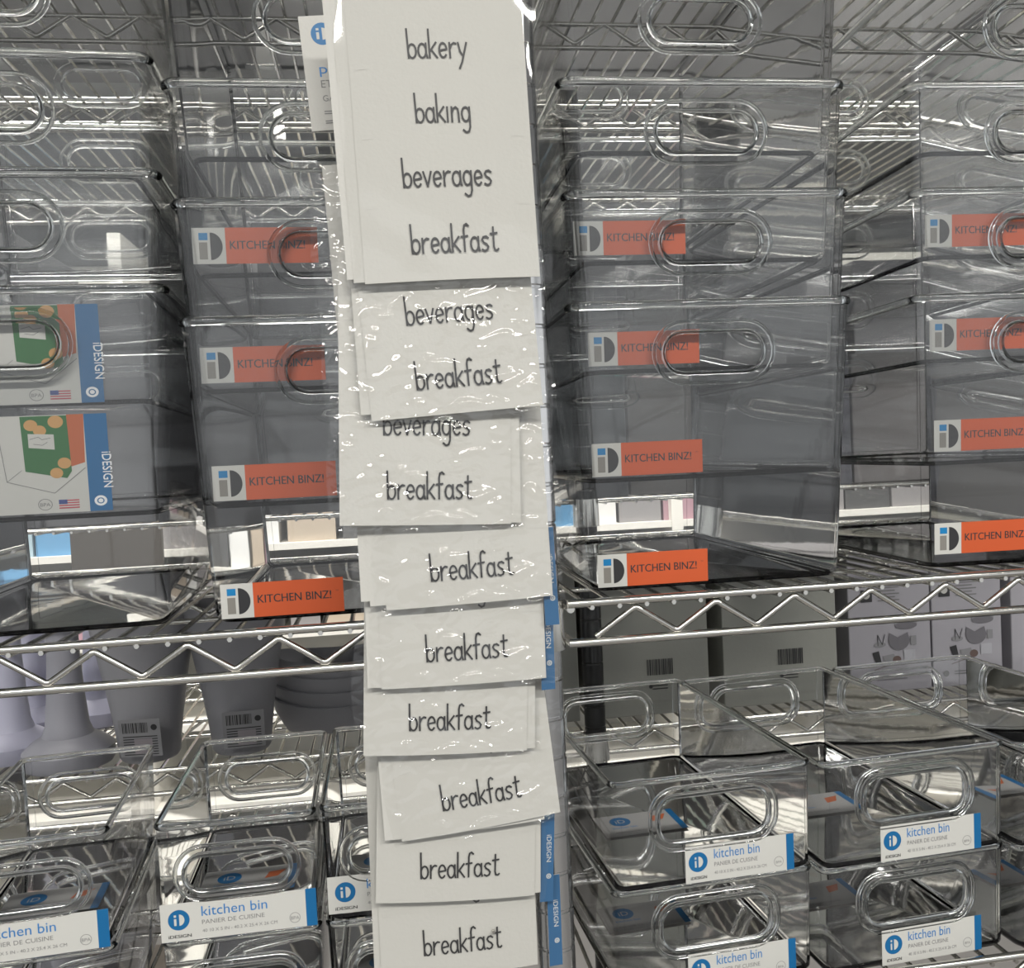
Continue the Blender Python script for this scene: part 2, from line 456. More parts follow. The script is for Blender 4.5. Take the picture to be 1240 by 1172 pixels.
# the shelving that stands back to back with it
ZB = 1.112
wire_shelf(-.75, .13, .48, .90, ZB, 'rear chrome wire shelf under the grey cups and stacked trays')
wire_shelf(.15, 1.15, .48, .90, ZB, 'rear chrome wire shelf under the pale cartons with barcodes')
ZM = 1.388
wire_shelf(-.75, .13, .48, .90, ZM, 'rear middle wire shelf behind the deep bins at left', midrib=False, plain=True)
wire_shelf(.15, 1.15, .48, .90, ZM, 'rear middle wire shelf behind the deep bins at right', midrib=False, plain=True)
wire_shelf(-.75, .13, .48, .90, ZU+.02, 'rear top wire shelf seen far under the upper shelf at left', midrib=False)
wire_shelf(.15, 1.15, .48, .90, ZU+.02, 'rear top wire shelf seen far under the upper shelf at right', midrib=False)

def post(x, y, label, m_=CHROME2, top=2.3):
    t = empty('shelf_post', (x, y, 0)); tag(t, label, 'post')
    m = MB(); prof = [(.0, .02), (.0125, .02)]
    z = .03
    while z < top:
        prof += [(.0125, z), (.0118, z+.0008), (.0118, z+.0022), (.0125, z+.003)]; z += .0254
    prof += [(.0125, top), (0, top)]
    m.lathe(prof, 20); m.build('pole', m_, t, 40)
    m = MB(); m.lathe([(0, 0), (.018, 0), (.018, .006), (.006, .010), (.006, .022), (0, .022)], 16); m.build('foot', mat('black_foot', (.02, .02, .02), .5), t, 30)
    for z in (ZR, ZU, ZD) if y < .3 else (ZB, ZM):
        m = MB(); m.lathe([(.0126, -.028), (.0155, -.028), (.0148, .004), (.0126, .004)], 20); m.build('collar', CHROME, t, 40, loc=(0, 0, z))
post(PX, 0.0, 'front chrome shelf post behind the hanging label packs')
post(P(712, 800, .49).x, .465, 'dark rear post standing left of the pale cartons', mat('dark_post', (.05, .05, .05), .3, 1), 2.2)
post(PX, .452, 'back chrome post behind the front post')

# ------------------------------------------------------------------ deep bins
def brand_sticker(w=.0775, h=.0225, wrd='KITCHEN BINZ!'):
    p = Print(); a = w*.262
    p.rect(0, 0, w, h, 0, 1); p.rect(a, 0, w, h, 1, 2)
    p.rect(a*.20, h*.66, a*.47, h*.86, 2, 2); p.rect(a*.20, h*.13, a*.45, h*.60, 3, 2)
    p.disc(a*.54, h*.49, a*.37, 4, 2, h*.38, -90, 90, 16)
    p.text(wrd, a+w*.035, h*.40, w*.60, 4, 3, h*.235, bold=.0001)
    p.text('TM', w*.935, h*.60, w*.022, 4, 3)
    return p.mesh('brand_sticker', [PAPER2, ORANGE, SKYB, MIDGREY, INK])
STK = brand_sticker()
BH, BW, BD, DR = .192, .199, .335, .052
proto = make_bin('deep_clear_bin', BW, BD, BH, DR)
kp = Once(proto)
th_ = math.atan(DR)
def put_sticker(b, me, x, z, draft=DR, off=.0006, name='sticker', H=BH, rotz=0):
    o = link(name, me, b, (x, (H-z)*draft-off, z), (math.atan(draft), rotz, 0)); return o
def stack(xc, z0, y0, rz, labels, group, stickers, pitch=.0737, n=5, jit=.0012, kp=kp):
    out = []
    for i in range(n):
        b = kp.place((xc+random.uniform(-jit, jit), y0, z0+i*pitch), rz+random.uniform(-.004, .004), labels[i], 'bin', group)
        if i < len(stickers) and stickers[i] is not None:
            sx, sz = stickers[i]; put_sticker(b, STK, sx, sz)
        out.append(b)
    return out
Y0 = .0055
G = 'deep clear storage bins nested in tall stacks'
ordn = ['lowest', 'second lowest', 'middle', 'second highest', 'top']
def labs(where, orange):
    return ['%s clear deep bin of the stack %s' % (ordn[i], where) for i in range(5)]
S_R1 = stack(.2275, 1.3525, Y0, 0, labs('just right of the label packs', lambda i: i < 4), G, [(-.086, .003), (-.0875, .0045), (-.0865, .0055), (-.092, .006)])
S_R2 = stack(.4765, 1.3525, Y0, math.radians(-2), labs('at the right edge of the photo', lambda i: i < 4), G, [(-.0865, .010), (-.0855, .010), (-.0855, .008), (-.088, .008)])
S_C2 = stack(-.0225, 1.349, Y0, math.radians(1), labs('just left of the label packs', lambda i: i < 4), G, [(-.085, .003), (-.0855, .005), (-.087, .0065), (-.088, .008)])

# snack stickers of the leftmost stack
def snack_sticker():
    p = Print(); w, h = .098, .071
    p.rect(0, 0, w, h, 0, 1); p.rect(w-.0135, 0, w, h, 1, 2)
    g0 = w-.0135
    # orange bag behind, green bag in front with round biscuits
    p.poly([(g0-.013, .032), (g0-.001, .036), (g0, .071), (g0-.010, .071)], 2, 2)
    p.poly([(g0-.036, .031), (g0-.012, .025), (g0-.009, .030), (g0-.010, .0705), (g0-.037, .0705)], 3, 3)
    for cx, cz, r in ((-.031, .064, .004), (-.0165, .066, .0045), (-.026, .060, .0038), (-.013, .036, .004), (-.018, .029, .0038)):
        p.disc(g0+cx, cz, r, 4, 4)
    p.poly([(g0-.033, .048), (g0-.018, .046), (g0-.018, .057), (g0-.033, .058)], 0, 5)
    p.line([(g0-.032, .054), (g0-.027, .0555), (g0-.025, .0535), (g0-.020, .0545)], .0004, 5, 6); p.line([(g0-.030, .0505), (g0-.025, .0495), (g0-.022, .0515)], .0004, 5, 6)
    ln = [(g0-.050, .057), (g0-.047, .024), (g0-.020, .0145), (g0-.001, .032)]
    p.line(ln, .0004, 5, 4); p.line([(g0-.047, .024), (g0-.038, .032)], .0003, 5, 4)
    p.ringd(g0-.026, .0065, .0042, .0004, 5, 3); p.text('BPA', g0-.029, .0052, .006, 5, 4)
    p.rect(g0-.018, .003, g0-.006, .0095, 0, 3)
    for i in range(4): p.rect(g0-.018, .003+i*.0018, g0-.006, .0039+i*.0018, 6, 4)
    p.rect(g0-.018, .0063, g0-.013, .0095, 7, 5)
    for i in range(3): p.rect(.004, .008+i*.003, .030-i*.004, .0087+i*.003, 5, 3)
    p.text('iDESIGN', w-.0043, .043, .026, 8, 4, .0055, rot=-math.pi/2, bold=.0001)
    p.disc(w-.0068, .0075, .0038, 8, 4); p.ringd(w-.0068, .0075, .0022, .0007, 1, 5)
    p.v = [(x, y, z*.86) for x, y, z in p.v]
    return p.mesh('snack_sticker', [PAPER2, BLUE, mat('bag_orange', (.42, .10, .03), .5), mat('bag_green', (.02, .12, .03), .5),
                                    mat('biscuit', (.50, .28, .10), .6), GREYINK, mat('flag_red', (.42, .05, .07), .5), mat('flag_blue', (.03, .05, .2), .5), mat('white_print', (.75, .77, .78), .5)])
SNK = snack_sticker()
kp2 = Once(make_bin('deep_clear_bin', BW, BD, .213, DR))
S_C1 = stack(-.2285, 1.350, Y0-.002, math.radians(2.5), labs('at the far left', lambda i: False), G, [], n=5, pitch=.0712, kp=kp2)
for i in (1, 2):
    b = S_C1[i]; b['label'] = b['label'] + ', snack sticker'
    put_sticker(b, SNK, -.0385, (.0045, .0015)[i-1], H=.213)

# ------------------------------------------------------------------ shallow kitchen bins
def bin_label(w, h):
    p = Print(); s = w
    p.rect(0, 0, w, h, 0, 1); p.rect(w*.93, 0, w, h, 1, 2)
    p.disc(w*.115, h*.56, h*.27, 1, 2); 
    p.rect(w*.085, h*.42, w*.10, h*.60, 0, 3); p.rect(w*.085, h*.64, w*.10, h*.70, 0, 3); p.disc(w*.118, h*.56, h*.13, 0, 3, h*.15, -90, 90, 10)
    p.text('iDESIGN', w*.045, h*.09, w*.145, 2, 3, h*.085, bold=.00008)
    p.text('kitchen bin', w*.26, h*.60, w*.42, 3, 3, h*.26)
    p.text('PANIER DE CUISINE', w*.26, h*.385, w*.40, 4, 3, h*.115)
    p.text('40 10 X 5 IN - 40.2 X 25.4 X 26 CM', w*.26, h*.17, w*.48, 4, 3, h*.085)
    p.ringd(w*.855, h*.27, h*.14, .0003, 4, 3); p.text('BPA', w*.828, h*.22, w*.055, 4, 3)
    return p.mesh('bin_label', [PAPER2, BLUE, INK, LBLUE, GREYINK])
def floor_label():
    p = Print(); w, h = .066, .040
    p.rect(0, 0, w, h, 0, 1); p.rect(w*.92, 0, w, h, 1, 2); p.disc(w*.28, h*.66, .0085, 1, 2); p.text('iD', w*.22, h*.58, .008, 0, 3)
    p.text('kitchen bin', w*.14, h*.34, w*.3, 2, 3); p.text('PANIER DE CUISINE', w*.14, h*.12, w*.55, 3, 3)
    p.poly([(w*.66, h*.5), (w*.80, h*.55), (w*.88, h*.8), (w*.70, h*.75)], 4, 3)
    me = p.mesh('floor_label', [CARD, BLUE, LBLUE, GREYINK, mat('bag_orange'), ])
    return me
FLB = floor_label()
SH, SP = .0742, .0757
small = Once(make_bin('narrow_kitchen_bin',   .0985, .18, SH, .018, hw=.0335, hh=.0125, hz=.0425, hr=.012, lip=.005, rim_r=.0019, rb=.004, rc=.007))
wide = Once(make_bin('wide_kitchen_bin', .1455, .25, SH, .018, hw=.041, hh=.0165, hz=.046, hr=.013, lip=.005, rim_r=.0019, rb=.004, rc=.007))
LB1 = bin_label(.0965, .0245); LB2 = bin_label(.0800, .0255)
ZS = ZD+.0012
GS = 'narrow kitchen bins stacked low on the left'
GW = 'wide kitchen bins stacked low on the right'
for (xc, rz, where, dz, lx, lz) in ((-.2325, math.radians(4), 'at the left edge of the photo', 0, -.0485, .001), (-.1042, math.radians(.8), 'under the grey cups', 0, -.0485, .001), (-.0012, 0, 'partly behind the hanging label packs', .0015, -.0475, .0055)):
    for i in range(2):
        b = small.place((xc, .0035 if i else .006, ZS+i*SP+dz*i), rz, '%s clear narrow kitchen bin of the pair %s' % (('lower', 'upper')[i], where), 'bin', GS)
        put_sticker(b, LB1, lx, lz, .018, .0008, 'label', SH)
        link('floor_label', FLB, b, (-.037, .055, .0026), (-math.pi/2, 0, 0))
for (xc, rz, where) in ((.2125, 3.4, 'nearest the hanging label packs'), (.3605, 3.8, 'second from the label packs'), (.5090, 3.2, 'at the right edge of the photo')):
    for i in range(2):
        b = wide.place((xc, .003 if i else .006, ZS+i*SP), math.radians(rz), '%s clear wide kitchen bin of the pair %s' % (('lower', 'upper')[i], where), 'bin', GW)
        put_sticker(b, LB2, -.0225 if xc < .3 else -.0290, .001, .018, .0008, 'label', SH)
        link('floor_label', FLB, b, (-.052, .085, .0026), (-math.pi/2, 0, 0))

# ------------------------------------------------------------------ label packs on a clip strip
SW, SHH = .0972, .1550
def bend(x, z):   # gentle bow of a pack across its width
    u = (x/SW-.5); return .010*u*u
def bent_print(p, lift=0):
    p.v = [(x, y+bend(x, z)+lift, z) for x, y, z in p.v]; return p
def sheet_mesh():
    p = Print(); n = 12
    for i in range(n): p.add([(SW*q, 0, z) for q, z in ((i/n, 0), ((i+1)/n, 0), ((i+1)/n, SHH), (i/n, SHH))], [(0, 1, 2, 3)], 0)
    hi = SHH/342
    for wd, cx, py in (('bakery', 105, 68), ('baking', 107, 145), ('beverages', 107, 222), ('breakfast', 110, 302)):
        hand_word(p, wd, SW*cx/212, (335-py)*.000451, .0081, .00105, 1, 6)
    for k in range(1, 4): p.rect(SW*.04, SHH-k*.0375-.002, SW*.96, SHH-k*.0375-.00185, 2, 2)
    bent_print(p)
    # back of the sheet, a little thickness
    vs = []; 
    for i in range(n+1): x = SW*i/n; vs += [(x, bend(x, 0)+.0006, 0), (x, bend(x, 0)+.0006, SHH)]
    p.add(vs, [(2*i, 2*i+1, 2*i+3, 2*i+2) for i in range(n)], 0)
    p.add([(SW*i/n, bend(SW*i/n, 0)+q, 0) for i in range(n+1) for q in (0, .0006)], [(2*i, 2*i+1, 2*i+3, 2*i+2) for i in range(n)], 0)
    return p.mesh('label_sheet', [PAPER, INK, mat('perforation', (.50, .50, .48), .7)])
SHEET = sheet_mesh()
def blank_mesh():
    p = MB(); n = 8
    for i in range(n):
        x0, x1 = SW*i/n, SW*(i+1)/n
        p.add([(x0, bend(x0, 0), 0), (x1, bend(x1, 0), 0), (x1, bend(x1, 0), SHH), (x0, bend(x0, 0), SHH),
               (x0, bend(x0, 0)+.0005, 0), (x1, bend(x1, 0)+.0005, 0), (x1, bend(x1, 0)+.0005, SHH), (x0, bend(x0, 0)+.0005, SHH)],
              [(0, 1, 2, 3), (7, 6, 5, 4), (0, 4, 5, 1), (2, 6, 7, 3)] + ([(0, 3, 7, 4)] if i == 0 else []) + ([(1, 5, 6, 2)] if i == n-1 else []))
    return p.mesh('blank_sheet', PAPER, None)
BLANK = blank_mesh()
def backing_mesh():
    p = Print(); hb = .058
    p.rect(SW-.004, 0, SW+.0045, hb, 0, 0); p.rect(SW-.004, .0, SW+.0045, hb, 1, 1)
    p.text('iDESIGN', SW-.0002, .042, .017, 2, 2, .0030, rot=-math.pi/2)
    p.disc(SW+.0014, .016, .0016, 2, 2); p.ringd(SW+.0014, .016, .0010, .0004, 1, 3)
    p.add([(SW-.004, .0005, 0), (SW+.0045, .0005, 0), (SW+.0045, .0005, hb), (SW-.004, .0005, hb)], [(3, 2, 1, 0)], 0)
    bent_print(p, .0006)
    return p.mesh('backing_card', [PAPER, mat('card_blue', (.03, .10, .21), .5), PAPER2])
BACK = backing_mesh()
def bag_mesh(seed, l=.006, r=.007, d=.003, fm=None, amp=1.0):
    rnd = random.Random(seed); m = MB(); nx, nz = 26, 38
    ph = [(rnd.uniform(60, 260), rnd.uniform(0, 6), rnd.uniform(-1, 1), rnd.uniform(.00008, .00030)) for _ in range(9)]
    vs = []
    for j in range(nz+1):
        for i in range(nx+1):
            x = -l+(SW+l+r)*i/nx; z = -d+(SHH+d)*j/nz
            y = -.0024
            for f, o, q, am in ph: y += amp*am*math.sin(f*(x*math.cos(q*1.5)+z*math.sin(q*1.5))+o)
            e = max(0, -x)+max(0, x-SW)
            xx = x + (.0012*math.sin(z*90+seed) if i in (0, nx) else 0)
            vs.append((xx, y+bend(x, z)+e*.22, z))
    m.add(vs, [(j*(nx+1)+i, j*(nx+1)+i+1, (j+1)*(nx+1)+i+1, (j+1)*(nx+1)+i) for j in range(nz) for i in range(nx)])
    # folded seam strip along the bottom edge
    return m.mesh('bag', fm or FILM, 80, fix=False)
BAGS = [bag_mesh(0, fm=FILM2, amp=.3), bag_mesh(1, amp=1.3), bag_mesh(2, amp=1.5), bag_mesh(3, amp=1.0)]

# bottom-left pixel, in-plane tilt (degrees, anticlockwise), extra sheets behind as (dx, dz, tilt)
packs = [
 ((442, 343), 1.3, [(-.0060, .001, .4), (-.0095, .0030, .8)], 0, 'showing bakery, baking, beverages and breakfast'),
 ((450, 510), 3.0, [(-.0055, .0040, -1.5)], 1, 'showing only beverages and breakfast, second from top'),
 ((411, 637), -2.6, [(.0060, -.0010, 1.0)], 2, 'wide crinkled one with beverages half hidden, third from top'),
 ((468, 740), 1.2, [(-.0090, .0030, 0), (-.014, .0060, -1)], 3, 'showing one word, just under the half hidden beverages'),
 ((462, 836), -.6, [(-.0080, .0010, -.6)], 3, 'showing one word, fifth from top'),
 ((440, 917), -3.2, [(.0050, .0004, .3)], 1, 'showing one word, above the strongly tilted pack'),
 ((487, 1021), 4.8, [(-.010, .0020, -3)], 2, 'strongly tilted, its right corner raised'),
 ((455, 1096), -3.6, [(.0040, -.0005, 1)], 0, 'showing one word, just below the strongly tilted pack'),
 ((462, 1192), -.5, [(-.004, .0010, 0)], 0, 'lowest one, cut by the bottom of the photo'),
]
GP = 'packs of handwritten pantry labels hanging one over another'
def pack(i, px, tilt, extra, bag, label, back=True):
    Y = -.085+i*.0062
    b = P(px[0], px[1], Y)
    t = empty('label_pack', b); t.rotation_euler = (0, -math.radians(tilt), 0); tag(t, 'white label pack ' + label, 'label pack', GP)
    link('label_sheet', SHEET, t)
    for k, (dx, dz, r) in enumerate(extra):
        link('label_sheet', BLANK, t, (dx, .0010+.0007*k, dz), (0, -math.radians(r), 0))
    if back: link('backing_card', BACK, t, (back[0], .0028, back[1]))
    link('bag', BAGS[bag], t)
    return t
for i, (px, tilt, extra, bag, lab) in enumerate(packs):
    tp = pack(i, px, tilt, extra, bag, lab, back={3: (-.001, -.018), 4: (.0015, -.008), 7: (.008, -.006), 8: (.012, -.004)}.get(i))
# the pack whose header card shows at upper left
Y = -.085+9*.0062-.002
b = P(419, 520, -.045)
t = empty('label_pack', (b.x, -.045+.0005, b.z)); t.rotation_euler = (0, math.radians(-2.2), 0)
tag(t, 'white label pack with a blue logo header card, behind the others at upper left', 'label pack', GP)
link('label_sheet', BLANK, t, (0, .0015, 0)); 
p = Print(); cw, ch = .060, .0655
p.rect(0, 0, cw, ch, 0, 1); p.disc(.0125, ch-.0105, .0064, 1, 2); p.rect(.0092, ch-.0135, .0108, ch-.0095, 0, 3); p.rect(.0092, ch-.0085, .0108, ch-.0072, 0, 3); p.disc(.0125, ch-.0105, .0035, 0, 3, None, -90, 90, 10)
p.text('pantry labels', .0085, .0305, .0555, 3, 3, .0075)
for j, (tx, zz, w_) in enumerate((('ETIQUETTES', .0235, .034), ('GARDE-MANGER', .0165, .038))): p.text(tx, .0085, zz, w_, 4, 3)
for zq, wq in ((.0105, .026), (.0092, .024), (.0050, .024), (.0038, .022)): p.rect(.0085, zq, .0085+wq, zq+.0006, 4, 3)
p.add([(0, .0005, 0), (cw, .0005, 0), (cw, .0005, ch), (0, .0005, ch)], [(3, 2, 1, 0)], 0)
hc = P(378, 160, -.045)
import mathutils
o = link('header_card', p.mesh('header_card', [PAPER, BLUE, INK, LBLUE, GREYINK]), t)
mw = Matrix.Translation((hc.x, -.0462, hc.z)) @ Matrix.Rotation(math.radians(-4.0), 4, 'Y')
inv = (Matrix.Translation((b.x, -.0445, b.z)) @ Matrix.Rotation(math.radians(-2.2), 4, 'Y')).inverted()
o.matrix_basis = inv @ mw
link('bag', BAGS[2], t, (-.004, .001, 0))

t = empty('clip_strip', (PX-.045, -.022, ZU-.03)); tag(t, 'clear plastic clip strip hanging behind the label packs', 'clip strip')
m = MB(); m.box((-.012, -.0006, -.80), (.012, .0006, .02)); m.build('strip', clear('strip_plastic', (.9, .9, .9), .2, .1), t)
m = MB(); m.tube([(0, .001, .02), (0, .001, .031), (0, .010, .038), (0, .0215, .036), (0, .0262, .030), (0, .024, .020)], .0012, 6); m.build('top_hook', CHROME, t, 40)
for k in range(10):
    m = MB(); m.tube([(0, 0, 0), (0, -.003, -.002), (0, -.0155 - .0, -.001)], .001, 6); m.build('hook', CHROME, t, 40, loc=(0, -.0006, -.02-.07*k))

# ------------------------------------------------------------------ things on the rear shelves
GREYP = mat('grey_plastic', (.32, .32, .34), .45, bump=.15, bscale=600)
LAVP = mat('lavender_plastic', (.52, .52, .64), .4)
def barcode(p, x, z, w, h, mi, k=3):
    rnd = random.Random(int(x*1e4)); q = x
    while q < x+w:
        b = rnd.choice((.0006, .001, .0015)); p.rect(q, z, min(q+b, x+w), z+h, mi, k); q += b+rnd.choice((.0006, .001))
def cup_label():
    p = Print(); p.rect(0, 0, .046, .044, 0, 1); barcode(p, .004, .028, .028, .012, 1, 2); p.disc(.039, .034, .0035, 1, 2)
    for i in range(8): p.rect(.004, .002+i*.0030, .042, .0032+i*.0030, 1, 2)
    p.rect(.016, .003, .036, .021, 2, 3)
    return p.mesh('barcode_label', [mat('cup_label_grey', (.30, .30, .31), .6), INK, mat('label_patch', (.34, .31, .33), .6)])
CLB = cup_label()
ZT = ZB+.002
def cup(px, Y, rt, rb_, h, label):
    c = P(px, 800, Y); t = empty('tapered_cup', (c.x, Y, ZT)); tag(t, label, 'cup', None)
    m = MB(); n = 8
    prof = [(0, 0), (rb_*.92, 0), (rb_, .004)]+[(rb_+(rt-rb_)*(k/n)**1.25, .004+(h-.004)*k/n) for k in range(1, n+1)]
    prof += [(rt-.003, h+.001), (rt-.004, h-.002)]+[(rb_-.004+(rt-rb_)*(k/n)**1.25, .006+(h-.008)*k/n) for k in range(n-1, -1, -1)]+[(0, .006)]
    m.lathe(prof, 40); m.build('cup_body', GREYP, t, 40)
    return t
t = cup(176, .535, .063, .034, .176, 'grey tapered cup with barcode label, the left one')
link('barcode_label', CLB, t, (-.020, -.0465, .014), (.12, 0, -.1))
t = cup(288, .535, .063, .034, .176, 'grey tapered cup with barcode label, the right one')
link('barcode_label', CLB, t, (-.013, -.0465, .013), (.12, 0, .05))
# flared stands: disc base under a conical stem
def stand(px, Y, sc_, m_, label):
    c = P(px, 850, Y); t = empty('flared_stand', (c.x, Y, ZT)); tag(t, label, 'stand', 'flared plastic stands at the left')
    m = MB(); m.lathe([(0, 0), (.048*sc_, 0), (.050*sc_, .004), (.050*sc_, .018), (.040*sc_, .027), (.028*sc_, .034)], 36); m.build('base', m_, t, 35)
    m = MB(); m.lathe([(.028*sc_, .034), (.024*sc_, .045), (.021*sc_, .075), (.018*sc_, .12), (.017*sc_, .19), (.0, .19)], 28); m.build('stem', m_, t, 35)
stand(80, .535, 1.0, mat('grey_stand', (.34, .34, .38), .45), 'grey flared stand nearest the viewer')
stand(12, .58, .9, LAVP, 'lavender flared stand at the left edge of the photo')
stand(42, .70, .95, LAVP, 'lavender flared stand behind the grey one, to its left')
stand(122, .72, .95, LAVP, 'lavender flared stand between the grey one and the cup')
def tray(px, dz, k, label):
    c = P(px, 850, .60); t = empty('boat_tray', (c.x, .60, ZT+.022+dz)); tag(t, label, 'tray', 'grey boat trays in a stack')
    m = MB(); n = 32; W_, D_ = .085, .055
    rings = []
    for s_, z in ((.10, -.002), (.80, 0), (.95, .014), (1.0, .033), (.97, .034), (.90, .016), (.75, .004), (.10, .003)):
        rings.append([(W_*s_*math.copysign(abs(math.cos(a))**1.0, math.cos(a)), D_*s_*math.sin(a), z+(.010*(math.cos(a))**2 if s_ > .9 else 0)) for a in [2*math.pi*i/n for i in range(n)]])
    m.add([q for R in rings for q in R], [(i*n+k_, i*n+(k_+1) % n, (i+1)*n+(k_+1) % n, (i+1)*n+k_) for i in range(len(rings)-1) for k_ in range(n)]+[tuple(range(n))[::-1], tuple((len(rings)-1)*n+q for q in range(n))])
    m.build('tray_body', GREYP, t, 40)
for k in range(4): tray(412, -.021+k*.018, k, 'grey boat shaped tray, %s in its stack beside the cups' % ('lowest', 'second', 'third', 'topmost')[k])

def carton(name, px0, px1, Y, z0, h, dep, m_, label, group=None, deco=None, cat='box'):
    a = P(px0, 800, Y); b_ = P(px1, 800, Y); t = empty(name, ((a.x+b_.x)/2, Y, z0)); tag(t, label, cat, group)
    w_ = b_.x-a.x; m = MB(); m.box((-w_/2, 0, 0), (w_/2, dep, h))
    o = m.build('carton', m_, t)
    bv = o.modifiers.new('b', 'BEVEL'); bv.width = .0015; bv.segments = 2
    fm = MB()
    for i in range(1, 2): fm.box((-w_/2+.002, -.0004, h-.0012), (w_/2-.002, dep*.5, h+.0003))
    fm.build('lid_flap', m_, t)
    if deco: deco(t, w_)
    return t
PALE = mat('pale_carton', (.34, .345, .31), .7, bump=.1, bscale=200)
GREYC = mat('grey_carton', (.36, .35, .38), .6)
def bc(t, w_):
    p = Print(); barcode(p, -.004, .050, .034, .020, 0, 2); p.disc(.0, .036, .0025, 0, 2)
    for i in range(3): p.rect(.002, .032+i*.004, .022, .0335+i*.004, 0, 2)
    link('barcode_print', p.mesh('barcode_print', [INK]), t, (0, -.001, 0))
carton('pale_carton', 714, 858, .52, ZT, .185, .25, PALE, 'pale carton with a barcode, right of the dark rear post', None, bc)
carton('pale_carton', 876, 1014, .52, ZT, .185, .25, PALE, 'pale carton with a barcode, left of the printed grey cartons', None, bc)
carton('pale_carton', 640, 700, .52, ZT, .185, .25, PALE, 'pale carton left of the dark rear post, mostly behind the packs')
def pics(t, w_):
    p = Print(); s = .001
    p.rect(-.040, .140, -.024, .156, 3, 2); p.disc(-.032, .149, .005, 4, 3)
    for i in range(5): p.rect(-.016, .140+i*.0042, .014-(i % 2)*.006, .1415+i*.0042, 0, 2)
    p.disc(.022, .118, .0155, 1, 2, .006); p.rect(.0065, .106, .0375, .118, 1, 2); p.disc(.022, .106, .0155, 2, 2, .005); p.disc(.022, .120, .0145, 5, 3, .004)
    p.disc(.012, .088, .015, 2, 3, .014, 180, 360); p.poly([(-.003, .088), (.027, .086), (.024, .097), (.010, .091), (-.002, .098)], 2, 3)
    p.line([(-.018, .082), (-.018, .096), (-.012, .083), (-.008, .096)], .0009, 3, 3); p.disc(-.015, .083, .008, 1, 2, .0035)
    p.poly([(-.026, .073), (-.017, .075), (-.013, .057), (-.020, .054)], 3, 3)
    p.poly([(-.012, .068), (.004, .070), (.008, .060), (-.008, .056)], 1, 3); p.disc(.008, .062, .006, 6, 4, .005); p.rect(.018, .060, .034, .074, 5, 3); p.rect(.028, .080, .036, .092, 1, 3)
    p.line([(-.024, .050), (.006, .058)], .0008, 6, 3)
    for i in range(2): p.rect(-.020, .036+i*.0035, .022, .0372+i*.0035, 0, 2)
    p.disc(-.032, .038, .004, 0, 2)
    link('front_print', p.mesh('front_print', [GREYINK, mat('pic_grey', (.24, .24, .25), .6), mat('pic_dark', (.15, .145, .16), .6), INK, PAPER2, mat('pic_pale', (.42, .42, .45), .6), mat('pic_brown', (.12, .08, .07), .6)]), t, (0, -.001, -.020))
carton('printed_carton', 1029, 1128, .53, ZT, .185, .22, GREYC, 'grey carton printed with kitchenware pictures, left of the two', None, pics)
carton('printed_carton', 1130, 1214, .53, ZT, .185, .22, GREYC, 'grey carton printed with kitchenware pictures, right of the two', None, pics)
carton('printed_carton', 1226, 1330, .53, ZT, .185, .22, GREYC, 'plain grey carton at the right edge, beside the printed cartons')

# dark stock behind the deep bins on the rear middle shelf
ZMM = ZM+.002
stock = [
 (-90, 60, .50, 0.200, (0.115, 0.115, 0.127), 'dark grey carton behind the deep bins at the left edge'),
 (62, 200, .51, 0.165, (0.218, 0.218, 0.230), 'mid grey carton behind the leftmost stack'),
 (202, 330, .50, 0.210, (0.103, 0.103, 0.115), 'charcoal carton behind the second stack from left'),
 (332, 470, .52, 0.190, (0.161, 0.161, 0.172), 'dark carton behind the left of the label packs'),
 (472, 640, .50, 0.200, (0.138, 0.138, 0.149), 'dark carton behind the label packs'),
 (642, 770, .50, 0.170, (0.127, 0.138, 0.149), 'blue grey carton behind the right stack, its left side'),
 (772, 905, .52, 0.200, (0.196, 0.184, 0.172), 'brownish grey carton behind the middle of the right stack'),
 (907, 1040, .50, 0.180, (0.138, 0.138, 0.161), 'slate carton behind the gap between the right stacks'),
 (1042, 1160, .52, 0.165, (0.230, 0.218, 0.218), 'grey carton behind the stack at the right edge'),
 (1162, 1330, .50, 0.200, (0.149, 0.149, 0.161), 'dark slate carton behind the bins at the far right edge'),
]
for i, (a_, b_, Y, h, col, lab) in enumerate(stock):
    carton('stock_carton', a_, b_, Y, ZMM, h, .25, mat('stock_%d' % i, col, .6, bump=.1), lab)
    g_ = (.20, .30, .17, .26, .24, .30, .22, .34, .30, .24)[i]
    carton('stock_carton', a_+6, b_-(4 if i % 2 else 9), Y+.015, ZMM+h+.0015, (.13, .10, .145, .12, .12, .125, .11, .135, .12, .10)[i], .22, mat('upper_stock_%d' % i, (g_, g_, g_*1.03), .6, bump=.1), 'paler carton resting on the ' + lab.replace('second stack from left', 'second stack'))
def frosted(name, col):
    if name in MATS: return MATS[name]
    m = bpy.data.materials.new(name); m.use_nodes = True; nt = m.node_tree; nt.nodes.clear()
    o = nt.nodes.new('ShaderNodeOutputMaterial'); a = nt.nodes.new('ShaderNodeBsdfDiffuse'); b = nt.nodes.new('ShaderNodeBsdfTranslucent'); x = nt.nodes.new('ShaderNodeMixShader')
    c = tuple(min(.9, q*1.15) for q in (sum(col)/3,)*3); a.inputs[0].default_value = (*c, 1); b.inputs[0].default_value = (*c, 1); x.inputs[0].default_value = .65
    nt.links.new(a.outputs[0], x.inputs[1]); nt.links.new(b.outputs[0], x.inputs[2]); nt.links.new(x.outputs[0], o.inputs[0])
    MATS[name] = m; return m
